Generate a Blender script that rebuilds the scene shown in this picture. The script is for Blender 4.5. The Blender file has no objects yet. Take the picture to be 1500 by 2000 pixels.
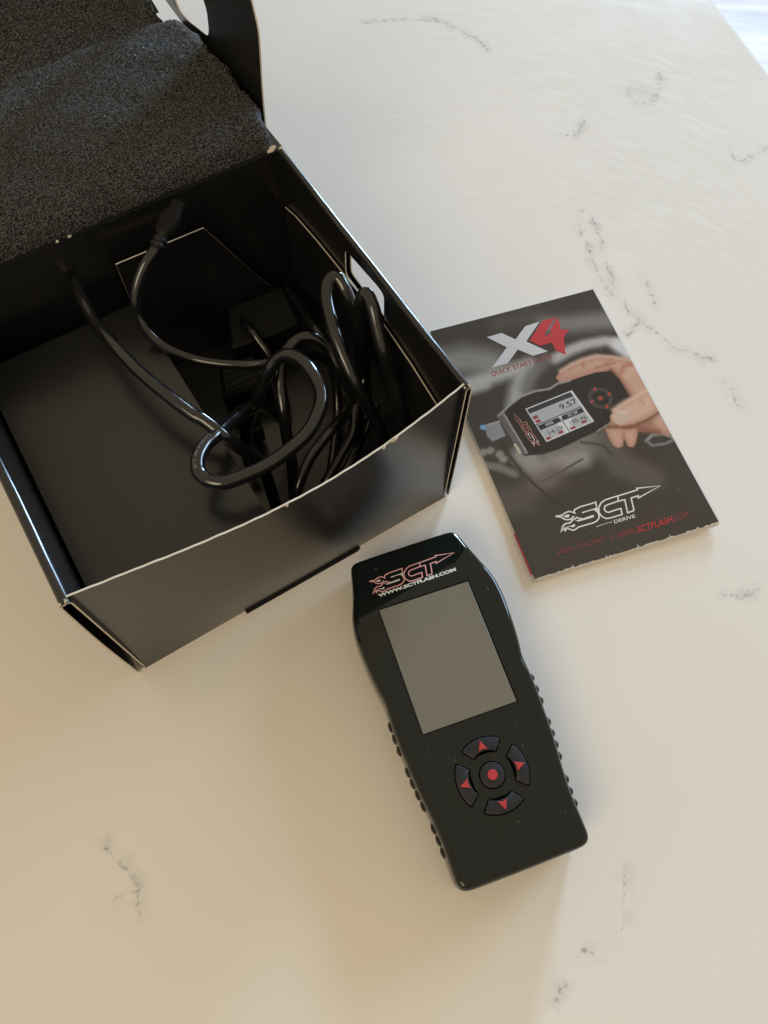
import bpy, bmesh, math, random
import numpy as np
from mathutils import Vector, Matrix
from mathutils.geometry import tessellate_polygon
random.seed(4); RNG = np.random.default_rng(7)
scene = bpy.context.scene
COL = scene.collection
MM = 0.001

# ------------------------------------------------------------ camera
TILT, ROLL = math.radians(24.319), math.radians(2.6166)
fwd = Vector((0, math.sin(TILT), -math.cos(TILT))); rgt = Vector((1, 0, 0)); upv = rgt.cross(fwd)
r2 = rgt * math.cos(ROLL) + upv * math.sin(ROLL); u2 = upv * math.cos(ROLL) - rgt * math.sin(ROLL)
cam_d = bpy.data.cameras.new('camera'); cam = bpy.data.objects.new('camera', cam_d); COL.objects.link(cam)
m = Matrix((r2, u2, -fwd)).transposed().to_4x4(); m.translation = (0, 0, .35); cam.matrix_world = m
cam_d.sensor_fit = 'VERTICAL'; cam_d.sensor_height = 36.0; cam_d.lens = 1514.96 / 2000 * 36
cam_d.clip_start = .01; cam_d.clip_end = 50
scene.camera = cam
scene.render.resolution_x = 768; scene.render.resolution_y = 1024

# ------------------------------------------------------------ light: warm room all round, one cool window
world = bpy.data.worlds.new('World'); scene.world = world; world.use_nodes = True
bg = world.node_tree.nodes['Background']; bg.inputs[0].default_value = (.478, .402, .280, 1); bg.inputs[1].default_value = 1.0
wl = bpy.data.lights.new('window_light', 'AREA'); wl.shape = 'RECTANGLE'; wl.size = .38; wl.size_y = .66
wl.energy = 72; wl.color = (.49, .72, 1.0)
wo = bpy.data.objects.new('window_light', wl); COL.objects.link(wo)
wo.location = (.80, 2.45, .46)
wo.rotation_euler = (Vector((.05, .15, .03)) - wo.location).to_track_quat('-Z', 'Y').to_euler()
w2 = bpy.data.lights.new('side_window_light', 'AREA'); w2.shape = 'RECTANGLE'; w2.size = .9; w2.size_y = .85; w2.energy = 34; w2.color = (.49, .72, 1.0)
wq = bpy.data.objects.new('side_window_light', w2); COL.objects.link(wq); wq.location = (1.85, 1.72, .72)
wq.rotation_euler = (Vector((.0, .15, .03)) - wq.location).to_track_quat('-Z', 'Y').to_euler()
rl = bpy.data.lights.new('room_light', 'AREA'); rl.shape = 'DISK'; rl.size = 1.1; rl.energy = 13.5; rl.color = (1.0, .82, .56)
ro = bpy.data.objects.new('room_light', rl); COL.objects.link(ro); ro.location = (-.75, -1.15, 1.5)
ro.rotation_euler = (Vector((0, .1, 0)) - ro.location).to_track_quat('-Z', 'Y').to_euler()
vs = scene.view_settings; vs.view_transform = 'Standard'; vs.look = 'None'; vs.exposure = -.06; vs.gamma = 1; vs.use_curve_mapping = False

# ------------------------------------------------------------ traced measurements (mm)
LOGO_STROKES = [[(43.88,26.19),(44.59,28.44),(41.39,28.36),(36.26,28.45),(33.97,28.09),(32.79,27.71),(32.03,26.88),(32.32,25.94),(30.79,27.27),(29.62,27.84),(27.74,27.68),(25.8,26.91),(22.28,27.37)],[(22.26,27.33),(25.04,26.08),(25.84,24.67),(27.27,23.81),(28.85,23.74),(30.15,23.97)],[(28.85,23.74),(30.14,23.02),(32.23,23.64),(33.0,22.66),(34.46,22.31)],[(30.14,23.02),(29.19,22.68),(27.65,21.9),(25.59,22.23),(23.75,21.44),(21.49,18.8),(24.28,20.33),(23.87,18.69),(25.51,19.95),(26.47,18.71),(27.66,17.77),(29.36,18.02),(31.02,18.61),(35.01,18.56),(38.81,18.49),(40.79,18.86),(42.57,20.0),(43.24,21.48),(43.19,23.3),(42.33,24.53)],[(56.51,28.29),(53.09,28.25),(49.67,28.2),(46.91,27.28),(44.69,25.24),(43.8,22.8),(44.12,20.54),(45.61,18.72),(47.75,18.33),(54.22,18.34),(55.04,21.48),(52.6,21.55),(48.37,21.37),(47.18,22.15),(46.98,23.71),(48.14,25.12),(49.95,25.38),(55.51,25.57),(56.51,28.29)],[(56.51,28.29),(61.48,28.27),(67.33,28.39),(67.36,29.28),(79.22,26.94),(65.84,24.15),(66.24,25.27),(62.34,25.18),(60.84,18.86),(60.1,18.41),(57.21,18.35),(58.92,25.33),(55.51,25.57)]]
LOGO_FILLS = [[(35.68,25.53),(40.14,25.53),(43.19,25.55),(44.32,26.27),(43.68,23.26),(43.02,24.27),(41.48,24.9),(38.87,24.97),(35.77,24.82)],[(34.42,22.22),(37.09,22.34),(40.48,22.45),(40.71,21.74),(40.13,21.22),(37.21,21.24),(32.02,21.34),(30.73,22.52),(32.35,22.08)],[(25.88,25.93),(27.39,26.41),(28.81,26.44),(29.34,25.7),(28.59,24.98),(27.4,25.03)],[(25.01,20.42),(26.52,20.68),(27.76,20.29),(29.37,20.78),(29.86,20.16),(29.4,19.47),(28.12,19.3),(27.09,20.14),(25.8,20.38)],[(29.63,24.61),(30.97,24.92),(31.4,24.42),(30.48,24.01)]]
X_POLY = [(28.45,138.3),(37.18,138.52),(43.06,132.18),(51.51,138.89),(60.05,139.31),(48.15,129.1),(56.91,119.57),(48.12,119.2),(41.7,125.57),(33.03,118.79),(23.88,118.6),(36.54,128.7)]
FOUR_POLY = [(50.05,129.33),(61.87,139.24),(69.86,139.66),(62.79,133.61),(58.88,129.6),(63.07,129.91),(64.32,133.15),(70.88,138.95),(71.24,138.35),(69.28,130.57),(74.1,129.69),(68.92,125.73),(65.35,114.5),(61.04,119.34),(61.47,124.18),(54.19,124.17)]
LOGO_ANCH = [(22.27,27.35),(79.22,26.94),(21.49,18.8)]
TUNER_LOGO_ANCH = [(-20.33,42.58),(20.15,42.63),(-20.85,36.13)]
ART_LOGO_ANCH = [(27.33,66.65),(24.77,88.48),(30.61,66.61)]
TUNER_URL = [(-19.01,33.42),(17.72,33.92),(-18.87,35.07)]
TUNER_LED = (-15.5,47.49)
TXT_QSG = [(21.88,112.9),(57.53,114.09),(22.23,116.35)]
TXT_POW = [(39.47,15.82),(47.85,15.75),(39.57,16.72)]
TXT_DER = [(48.58,14.98),(59.82,14.79),(48.84,16.78)]
TXT_TEL = [(15.73,7.07),(40.27,6.94),(16.45,10.35)]
TXT_SL = [(42.62,6.78),(44.29,6.97),(43.44,10.09)]
TXT_WWW = [(47.15,7.15),(56.55,6.87),(47.66,10.21)]
TXT_SCT = [(57.25,6.87),(76.28,6.94),(58.13,10.2)]
TXT_COM = [(76.46,6.89),(84.83,6.98),(77.33,10.05)]
SCR = [(31.45,89.26),(59.49,92.56),(62.98,71.38),(34.42,67.45)]
DEV = [(15.65,88.79),(24.4,93.51),(31.81,96.53),(40.03,97.56),(48.34,96.8),(53.87,98.7),(60.86,98.37),(68.24,98.84),(76.36,99.1),(84.57,97.68),(86.51,91.42),(87.32,79.48),(79.57,74.8),(72.29,71.8),(70.55,68.01),(62.02,65.5),(53.74,64.23),(46.2,62.77),(38.05,61.52),(30.42,61.39),(19.62,63.48)]
DEVEND = [(15.65,88.79),(19.54,89.94),(22.51,64.49),(19.56,63.34)]
DEVRIM = [(16.29,89.46),(24.56,93.9),(31.96,96.92),(40.19,97.96),(48.41,96.96),(53.87,98.7),(60.93,98.53)]
HAND_TOP = [(54.57,102.57),(58.44,105.68),(65.78,107.86),(72.71,108.99),(80.83,109.03),(89.02,105.59),(97.81,100.85),(109.19,96.44),(112.73,70.79),(96.66,51.42),(92.31,55.31),(82.44,59.2),(76.66,61.84),(69.52,66.61),(72.29,71.8),(87.32,79.48),(86.51,91.42),(84.57,97.68),(76.29,98.94),(68.24,98.84),(60.93,98.53),(55.44,98.68)]
THUMB = [(71.98,71.46),(75.59,74.71),(83.09,77.24),(90.88,78.57),(98.4,80.55),(99.49,74.86),(98.54,67.21),(89.78,64.68),(81.49,63.78),(74.88,64.7),(71.92,67.59)]
NAIL = [(72.98,71.59),(77.3,73.3),(81.08,71.27),(81.38,67.7),(77.22,65.53),(73.45,66.69)]
FING1 = [(66.78,65.74),(66.1,60.0),(66.6,55.21),(68.28,53.02),(71.02,53.43),(73.55,57.7),(75.31,63.11)]
FING2 = [(74.96,62.37),(73.55,56.85),(73.51,52.66),(75.53,51.2),(78.06,52.94),(81.39,57.82),(82.47,60.91)]
BTN = [(71.88,83.51),(71.18,89.35),(77.26,84.35),(66.74,82.97),(72.95,77.53)]
BANDS = {'leftlight': [(-2.23,128.47),(11.86,128.05),(23.84,121.79)],'streak': [(3.01,112.85),(19.34,112.91),(38.52,114.07)],'streak2': [(1.78,109.47),(16.09,110.1)],'rim': [(58.49,113.8),(68.71,116.58),(78.28,117.63),(89.25,116.55),(98.97,112.65)],'rimr': [(95.13,111.83),(98.49,105.51)],'topband': [(63.17,135.68),(77.94,132.55),(97.14,128.77)],'topband2': [(37.25,144.93),(50.66,144.27),(61.37,142.38)],'spoke': [(44.16,114.28),(36.97,107.5),(32.31,101.36),(27.31,92.96)],'spoke2': [(54.51,115.01),(42.81,108.27),(36.2,100.17)],'column': [(20.28,63.53),(23.58,56.19),(25.19,50.01)],'column2': [(35.45,59.42),(46.16,59.6),(56.95,59.79)],'column3': [(28.3,52.45),(39.31,53.61),(47.67,53.33)],'lower': [(19.45,46.17),(30.74,48.29)],'lower2': [(3.11,41.29),(9.34,41.55)],'right': [(62.15,57.01),(66.39,42.94),(76.58,32.96)],'stalk': [(-0.34,64.16),(5.75,61.13),(11.75,55.3)],'ring': [(83.94,52.64),(88.28,54.85),(94.25,53.6),(98.0,50.07)],'ring2': [(83.94,52.64),(85.54,49.2),(92.67,48.17),(97.96,48.9)],'blob': [(4.67,71.25),(8.35,67.79),(9.21,64.65),(0.81,71.28)],'blue': [(6.21,85.51)],'wire': [(12.13,74.79),(13.54,65.03),(15.85,55.16),(19.45,46.17),(23.4,38.29),(27.71,31.47)],'seam': [(22.36,46.95),(35.51,49.65),(47.91,52.68)],'grille': [(51.51,62.05),(61.21,57.3),(63.58,50.73)]}
PLUGART = [(8.04,86.14),(15.53,86.24),(15.72,77.22),(7.89,76.1),(6.28,80.13)]
CABLE_A = [(94.3,131.1,95.0),(91.0,129.7,93.0),(84.6,127.5,90.0),(78.6,124.9,85.0),(74.2,122.1,79.0),(72.2,118.6,72.0),(72.9,113.2,66.0),(76.7,106.1,61.0),(84.7,98.9,56.0),(94.4,90.5,55.0),(106.3,83.4,54.0),(117.5,80.2,52.0),(128.7,81.5,48.0),(138.8,80.7,40.0),(144.5,76.9,28.0),(139.3,64.2,14.0),(127.1,48.0,8.0),(113.4,30.8,6.0)]
CABLE_B = [(56.0,146.7,76.0),(55.0,138.0,77.0),(54.6,123.0,77.0),(56.5,103.9,80.0),(59.7,84.7,82.0),(64.6,68.4,82.0),(69.4,56.4,80.0),(72.0,52.5,79.0),(76.2,44.2,75.0),(80.2,41.3,66.0),(85.3,40.5,50.0),(87.8,39.8,34.0),(87.0,34.4,20.0),(86.6,30.0,14.0)]
CABLE_C = [(108.6,66.3,30.0),(101.4,65.2,48.0),(92.3,58.1,62.0),(82.0,51.3,70.0),(74.2,45.4,76.0),(67.8,41.8,79.0),(62.3,36.6,81.0),(59.9,31.5,81.0),(61.1,26.3,81.0),(65.5,22.0,81.0),(72.5,20.6,81.0),(83.3,19.8,81.0),(94.4,21.4,81.0),(104.3,24.4,81.0),(112.8,30.3,81.0),(118.2,37.0,81.0),(120.2,45.9,81.0),(119.8,56.0,80.0),(116.9,63.0,78.0),(112.4,66.0,74.0),(107.1,65.9,68.0),(101.3,66.3,56.0),(96.1,67.2,44.0),(91.9,66.9,32.0),(88.7,65.1,18.0),(86.1,56.3,8.0)]
CABLE_D = [(96.0,31.6,15.0),(101.6,41.5,30.0),(104.5,49.2,42.0),(107.6,56.0,52.0),(111.6,64.8,58.0),(115.4,70.4,62.0),(119.7,73.3,65.0),(125.6,75.0,67.0),(130.9,74.2,68.0),(135.5,71.2,66.0),(138.7,66.5,62.0),(139.0,58.5,55.0),(140.5,52.3,45.0),(141.2,47.8,35.0),(138.1,42.1,22.0),(128.9,32.1,10.0)]
CABLE_E = [(143.0,25.7,25.0),(143.3,29.8,38.0),(141.4,33.2,48.0),(139.3,37.6,57.0),(138.2,43.5,64.0),(138.1,51.2,70.0),(139.3,60.7,75.0),(141.5,69.4,79.0),(144.3,77.4,82.0),(147.9,82.4,84.0),(151.7,83.6,85.0),(153.4,81.3,84.0),(153.6,77.0,81.0),(154.2,72.2,74.0),(154.7,68.0,66.0),(155.7,67.1,50.0),(154.9,63.7,30.0),(152.1,57.8,12.0)]
CABLE_F = [(155.4,22.9,30.0),(154.2,25.1,42.0),(152.9,28.3,52.0),(153.3,37.7,64.0),(153.1,44.5,75.0),(154.4,52.2,83.0),(155.8,57.7,88.0),(156.7,62.5,90.0),(156.0,65.1,90.0),(154.5,65.1,86.0),(153.8,65.5,74.0),(152.4,62.4,62.0),(150.7,58.6,48.0),(149.8,54.5,28.0)]
CABLE_G1 = [(149.3,54.4,46.0),(145.5,51.5,42.0),(139.6,46.6,38.0),(132.9,38.8,34.0),(123.8,33.6,30.0),(113.9,28.5,26.0),(103.4,24.3,20.0)]
CABLE_G2 = [(149.0,59.9,26.0),(138.8,50.0,34.0),(128.7,43.0,42.0),(117.6,37.7,44.0),(106.5,32.5,42.0),(95.9,25.4,36.0),(90.2,20.5,28.0)]
CABLE_G3 = [(154.1,51.4,24.0),(145.3,45.2,21.0),(136.3,39.2,18.0),(121.8,29.6,16.0),(108.7,22.3,12.0)]
CABLE_H = [(123.8,144.1,14.0),(121.2,128.4,26.0),(121.2,118.4,30.0),(122.0,111.2,28.0),(123.1,104.0,24.0),(123.0,95.8,14.0),(118.9,81.8,7.0)]
CABLE_I = [(152.8,139.6,22.0),(151.7,132.1,25.0),(150.4,117.6,30.0),(148.4,106.8,34.0),(147.5,95.2,36.0),(150.0,86.1,28.0),(151.7,79.9,12.0)]
VEINS = [[(-29.6,528.2),(-8.5,533.5),(19.9,535.5),(34.2,527.2),(48.3,517.4),(56.9,505.9)],[(172.2,492.1),(169.1,471.8),(164.0,461.7),(152.1,460.9),(148.1,472.9)],[(117.9,442.0),(113.2,429.1),(103.2,427.1)],[(112.2,363.6),(108.2,347.9),(113.5,336.4),(115.6,322.9),(119.1,309.9),(124.3,300.9)],[(117.0,356.6),(120.6,342.7),(123.2,325.3),(126.3,308.4)],[(143.9,313.2),(146.5,304.0),(149.0,293.9)],[(127.1,299.2),(133.4,288.7),(141.3,280.2),(149.2,273.6),(156.8,265.4),(165.0,262.4),(175.9,259.6)],[(130.6,272.6),(137.1,281.0)],[(208.8,422.4),(211.9,410.0),(224.6,418.9),(233.5,424.0)],[(-108.7,2.0),(-104.6,-2.6),(-97.7,-6.2),(-94.4,-10.8),(-92.3,-13.5),(-90.2,-21.7)],[(-100.8,-17.5),(-95.9,-16.4),(-92.3,-13.5)],[(105.9,0.4),(104.6,-10.1),(102.7,-19.3),(100.6,-22.7)],[(78.3,-38.0),(76.5,-42.4),(74.8,-44.7)],[(84.4,-30.8),(88.0,-28.0),(90.6,-29.1)],[(179.7,246.4),(184.3,240.1),(185.7,230.5)],[(163.8,122.2),(172.4,123.1),(180.6,125.6)]]


# ------------------------------------------------------------ helpers
def link(name, me, parent=None):
    o = bpy.data.objects.new(name, me); COL.objects.link(o)
    if parent: o.parent = parent
    return o
def mesh(name, verts, faces, mats, parent=None, smooth=False, midx=None, sharp=None):
    """verts in mm"""
    me = bpy.data.meshes.new(name)
    me.from_pydata([(v[0] * MM, v[1] * MM, v[2] * MM) for v in verts], [], faces)
    for mt in (mats if isinstance(mats, (list, tuple)) else [mats]): me.materials.append(mt)
    if midx is not None: me.polygons.foreach_set('material_index', midx)
    if smooth:
        me.polygons.foreach_set('use_smooth', [True] * len(me.polygons))
        if sharp: me.set_sharp_from_angle(angle=math.radians(sharp))
    me.update()
    return link(name, me, parent)
def tag(o, label=None, cat=None, group=None, kind=None):
    if label: o['label'] = label
    if cat: o['category'] = cat
    if group: o['group'] = group
    if kind: o['kind'] = kind
    return o
def empty(name, loc_mm, deg, label, cat):
    e = bpy.data.objects.new(name, None); COL.objects.link(e); e.empty_display_size = .02
    e.location = [c * MM for c in loc_mm]; e.rotation_euler = (0, 0, math.radians(deg))
    return tag(e, label, cat)
def tess(outer, holes=()):
    loops = [[Vector((p[0], p[1], 0)) for p in outer]] + [[Vector((p[0], p[1], 0)) for p in h] for h in holes]
    flat = [p for l in loops for p in l]
    tris = []
    for t in tessellate_polygon(loops):
        a, b, c = (flat[i] for i in t)
        tris.append(tuple(t) if (b - a).cross(c - a).z > 0 else (t[0], t[2], t[1]))
    return flat, tris
def area2(p): return sum(p[i][0] * p[(i + 1) % len(p)][1] - p[(i + 1) % len(p)][0] * p[i][1] for i in range(len(p)))
def ccw(p): return list(p) if area2(p) > 0 else list(p)[::-1]
def slab(name, outer, mapf, t, mats, parent, holes=(), smooth=False):
    """a flat piece of card: outline (u,v) mapped by mapf(u,v,w), thickness t; cut edges get mats[1]"""
    outer = ccw(outer); holes = [ccw(h)[::-1] for h in holes]
    flat, tris = tess(outer, holes); n = len(flat)
    V = [mapf(p.x, p.y, t) for p in flat] + [mapf(p.x, p.y, 0) for p in flat]
    F = [tr for tr in tris] + [(b + n, a + n, c + n) for a, b, c in tris]; mi = [0] * len(F)
    base = 0
    for lp in [outer] + list(holes):
        k = len(lp)
        for i in range(k):
            a, b = base + i, base + (i + 1) % k
            F.append((a, a + n, b + n, b)); mi.append(1 if len(mats) > 1 else 0)
        base += k
    o = mesh(name, V, F, mats, parent, smooth, mi)
    return o
def sheet(name, f, nu, nv, t, mats, parent):
    """curved card from f(u,v), u,v in 0..1; cut edges get mats[1]"""
    P = np.array([[f(i / nu, j / nv) for j in range(nv + 1)] for i in range(nu + 1)], float)
    du = np.gradient(P, axis=0); dv = np.gradient(P, axis=1); N = np.cross(du, dv); N /= np.linalg.norm(N, axis=2, keepdims=True) + 1e-12
    A = P.reshape(-1, 3); B = (P - N * t).reshape(-1, 3); n = len(A); V = np.vstack([A, B]); w = nv + 1
    F = []; mi = []
    for i in range(nu):
        for j in range(nv):
            a, b, c, d = i * w + j, (i + 1) * w + j, (i + 1) * w + j + 1, i * w + j + 1
            F.append((a, b, c, d)); F.append((d + n, c + n, b + n, a + n)); mi += [0, 0]
    rim = [i * w for i in range(nu + 1)] + [nu * w + j for j in range(1, nv + 1)] + [i * w + nv for i in range(nu - 1, -1, -1)] + [j for j in range(nv - 1, 0, -1)]
    for k in range(len(rim)):
        a, b = rim[k], rim[(k + 1) % len(rim)]
        F.append((b, a, a + n, b + n)); mi.append(1 if len(mats) > 1 else 0)
    return mesh(name, V, F, mats, parent, True, mi, 35)
def catmull(pts, n=8):
    P = [Vector(p) for p in pts]; P = [P[0] * 2 - P[1]] + P + [P[-1] * 2 - P[-2]]; out = []
    for i in range(1, len(P) - 2):
        a, b, c, d = P[i - 1:i + 3]
        for k in range(n):
            t = k / n
            out.append(.5 * ((2 * b) + (c - a) * t + (2 * a - 5 * b + 4 * c - d) * t * t + (3 * b - a - 3 * c + d) * t ** 3))
    return out + [P[-2]]
def tube(name, pts, r, mat, parent, n=18, seg=8, rf=None, wob=.0):
    C = catmull(pts, seg); V = []; F = []
    T = [(C[min(i + 1, len(C) - 1)] - C[max(i - 1, 0)]).normalized() for i in range(len(C))]
    nrm = T[0].orthogonal().normalized()
    for i, c in enumerate(C):
        nrm = (nrm - T[i] * nrm.dot(T[i])).normalized(); bn = T[i].cross(nrm)
        rr = r * (rf(i / (len(C) - 1)) if rf else 1) * (1 + wob * math.sin(i * .7))
        for k in range(n):
            a = 2 * math.pi * k / n; V.append(c + (nrm * math.cos(a) + bn * math.sin(a)) * rr)
    for i in range(len(C) - 1):
        for k in range(n):
            F.append((i * n + k, i * n + (k + 1) % n, (i + 1) * n + (k + 1) % n, (i + 1) * n + k))
    F.append(tuple(range(n - 1, -1, -1))); F.append(tuple((len(C) - 1) * n + k for k in range(n)))
    return mesh(name, V, F, mat, parent, True, None, 50), C, T
def loft(loops, close_bottom=True, close_top=True):
    """stack of equal-length closed loops of (x,y,z), first is the lowest"""
    n = len(loops[0]); V = [v for l in loops for v in l]; F = []
    for i in range(len(loops) - 1):
        for k in range(n):
            F.append((i * n + k, i * n + (k + 1) % n, (i + 1) * n + (k + 1) % n, (i + 1) * n + k))
    if close_bottom: F.append(tuple(range(n - 1, -1, -1)))
    if close_top: F.append(tuple((len(loops) - 1) * n + k for k in range(n)))
    return V, F
def inset(p, d):
    """shrink a ccw outline by d along its vertex normals"""
    out = []; n = len(p)
    for i in range(n):
        a, b, c = p[i - 1], p[i], p[(i + 1) % n]
        e1 = Vector((b[0] - a[0], b[1] - a[1])).normalized(); e2 = Vector((c[0] - b[0], c[1] - b[1])).normalized()
        n1 = Vector((-e1.y, e1.x)); n2 = Vector((-e2.y, e2.x)); nn = n1 + n2
        nn = nn / max(nn.length_squared / 2, .35)
        out.append((b[0] + nn.x * d, b[1] + nn.y * d))
    return out
def round_poly(p, r, k=4):
    """round the corners of a polygon"""
    out = []; n = len(p)
    for i in range(n):
        a, b, c = (Vector(p[j % n][:2]) for j in (i - 1, i, i + 1))
        d1 = (a - b); d2 = (c - b); q = min(r, d1.length * .45, d2.length * .45)
        s, e = b + d1.normalized() * q, b + d2.normalized() * q
        for j in range(k + 1):
            t = j / k; out.append(tuple(s * (1 - t) ** 2 + b * 2 * t * (1 - t) + e * t * t))
    return out

# ------------------------------------------------------------ materials
def mat(name, col, rough=.5, spec=.5, metal=0, coat=0, coat_r=.1, sheen=0):
    mt = bpy.data.materials.new(name); mt.use_nodes = True
    b = mt.node_tree.nodes['Principled BSDF']; b.inputs['Base Color'].default_value = (*col, 1)
    b.inputs['Roughness'].default_value = rough; b.inputs['Specular IOR Level'].default_value = spec; b.inputs['Metallic'].default_value = metal
    b.inputs['Coat Weight'].default_value = coat; b.inputs['Coat Roughness'].default_value = coat_r; b.inputs['Sheen Weight'].default_value = sheen
    return mt
class NT:
    def __init__(s, mt): s.t = mt.node_tree; s.b = s.t.nodes['Principled BSDF']
    def n(s, typ, **kw):
        nd = s.t.nodes.new(typ)
        for k, v in kw.items(): setattr(nd, k, v)
        return nd
    def l(s, a, b): s.t.links.new(a, b)
    def math(s, op, a, b=None, clamp=False):
        nd = s.n('ShaderNodeMath', operation=op, use_clamp=clamp)
        for i, v in enumerate((a, b)):
            if v is None: continue
            if isinstance(v, (int, float)): nd.inputs[i].default_value = v
            else: s.l(v, nd.inputs[i])
        return nd.outputs[0]
    def vec(s, op, a, b=None, out=0):
        nd = s.n('ShaderNodeVectorMath', operation=op)
        for i, v in enumerate((a, b)):
            if v is None: continue
            if isinstance(v, (tuple, list, Vector)): nd.inputs[i].default_value = v
            else: s.l(v, nd.inputs[i])
        return nd.outputs['Value'] if op in ('LENGTH', 'DOT_PRODUCT') else nd.outputs[0]
    def noise(s, vec, scale, detail=2, rough=.5):
        nd = s.n('ShaderNodeTexNoise'); nd.inputs['Scale'].default_value = scale; nd.inputs['Detail'].default_value = detail; nd.inputs['Roughness'].default_value = rough
        if vec is not None: s.l(vec, nd.inputs['Vector'])
        return nd
    def ramp(s, fac, a, b, lo=0, hi=1):
        nd = s.n('ShaderNodeMapRange'); nd.inputs[1].default_value = a; nd.inputs[2].default_value = b; nd.inputs[3].default_value = lo; nd.inputs[4].default_value = hi
        s.l(fac, nd.inputs[0]); return nd.outputs[0]
    def mix(s, fac, a, b):
        nd = s.n('ShaderNodeMix', data_type='RGBA')
        if isinstance(fac, (int, float)): nd.inputs[0].default_value = fac
        else: s.l(fac, nd.inputs[0])
        for i, v in ((6, a), (7, b)):
            if isinstance(v, tuple): nd.inputs[i].default_value = (*v, 1)
            else: s.l(v, nd.inputs[i])
        return nd.outputs[2]
    def bump(s, h, strength, dist):
        nd = s.n('ShaderNodeBump'); nd.inputs['Strength'].default_value = strength; nd.inputs['Distance'].default_value = dist
        s.l(h, nd.inputs['Height']); s.l(nd.outputs[0], s.b.inputs['Normal'])
    def obj(s): return s.n('ShaderNodeTexCoord').outputs['Object']

def make_card():
    mt = mat('black_coated_card', (.0085, .0085, .0095), .36, .8); t = NT(mt); c = t.obj()
    f = t.noise(c, 900, 3).outputs[0]; g = t.noise(c, 14, 3).outputs[0]
    t.l(t.ramp(g, .3, .7, .23, .31), t.b.inputs['Roughness'])
    t.l(t.mix(t.ramp(f, .35, .7), (.009, .009, .010), (.015, .015, .0155)), t.b.inputs['Base Color'])
    t.bump(f, .08, .0002); return mt
M_CARD = make_card()
def make_edge():
    mt = mat('raw_card_edge', (.62, .55, .46), .9, .2); t = NT(mt)
    t.l(t.mix(t.noise(t.obj(), 700, 3).outputs[0], (.48, .40, .31), (.76, .70, .62)), t.b.inputs['Base Color']); return mt
M_EDGE = make_edge()
M_EDGE_WHITE = mat('white_card_edge', (.74, .70, .63), .9, .2)
M_EDGE_DK = mat('dark_card_edge', (.16, .125, .09), .9, .2)
def make_foam():
    mt = mat('charcoal_foam', (.03, .03, .03), .75, .25); t = NT(mt); c = t.obj()
    v = t.n('ShaderNodeTexVoronoi'); v.inputs['Scale'].default_value = 1000; t.l(c, v.inputs['Vector'])
    f = t.noise(c, 1500, 2).outputs[0]
    h = t.math('ADD', v.outputs['Distance'], f)
    t.l(t.mix(t.ramp(f, .42, .62), (.004, .004, .0045), (.098, .099, .098)), t.b.inputs['Base Color'])
    t.bump(h, .55, .0008); return mt
M_FOAM = make_foam()
M_FIBRE = mat('foam_fibre', (.26, .265, .27), .3, .8)  # paler than the foam: its sparkle and ridge highlight are put into this colour
def make_cable():
    mt = mat('cable_jacket', (.010, .010, .011), .2, .85); t = NT(mt); c = t.obj(); f = t.noise(c, 420, 3).outputs[0]
    t.l(t.ramp(f, .3, .7, .10, .19), t.b.inputs['Roughness']); t.bump(f, .03, .0004); return mt
M_CABLE = make_cable()
M_RUBBER = mat('matte_black_rubber', (.008, .008, .009), .5, .3)
def make_gloss():
    mt = mat('gloss_black_plastic', (.0065, .0098, .0088), .045, .5); t = NT(mt); c = t.obj()
    f = t.noise(c, 55, 2).outputs[0]; t.l(t.ramp(f, .35, .7, .03, .075), t.b.inputs['Roughness']); return mt
M_GLOSS = make_gloss()
M_WELL = mat('button_gap', (.002, .002, .002), .8, .1)
def make_screen():
    mt = mat('dark_lcd_glass', (.165, .158, .130), .10, .6, coat=.35, coat_r=.03); t = NT(mt)
    f = t.math('ADD', t.math('MULTIPLY', t.noise(t.obj(), 2600, 2).outputs[0], .4), t.math('MULTIPLY', t.noise(t.obj(), 38, 3).outputs[0], .6)); t.l(t.mix(f, (.158, .150, .126), (.198, .189, .157)), t.b.inputs['Base Color']); return mt
M_SCREEN = make_screen()
def make_button():
    mt = mat('button_rubber', (.018, .019, .024), .42, .4); t = NT(mt); f = t.noise(t.obj(), 2200, 2).outputs[0]; t.bump(f, .18, .0002); return mt
M_BUTTON = make_button()
M_BRED = mat('button_red', (.50, .045, .05), .5, .4)
M_WHITE_INK = mat('white_ink', (.72, .73, .70), .4, .4)
M_PINK_INK = mat('logo_outline_ink', (.78, .46, .43), .4, .4)
M_RED_GLOW = mat('logo_red_ink', (.20, .012, .010), .4, .4)
M_SILVER_INK = mat('silver_ink', (.60, .57, .52), .35, .5)
M_PRINT_WHITE = mat('print_white', (.78, .74, .72), .35, .4)
M_PRINT_GREY = mat('print_grey', (.62, .61, .63), .35, .4)
M_PRINT_RED = mat('print_red', (.52, .035, .04), .35, .4)
M_PRINT_RED_DIM = mat('print_dull_red', (.30, .045, .045), .35, .4)
M_PRINT_DARK = mat('print_dark', (.035, .033, .035), .35, .4)
M_PRINT_PANEL = mat('print_panel', (.40, .41, .43), .35, .4)
M_PAPER = mat('page_paper', (.70, .68, .65), .7, .3)
M_RED_PAPER = mat('red_page', (.36, .03, .035), .5, .4)
M_DUST = mat('dust', (.75, .73, .68), .9, .1)

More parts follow.
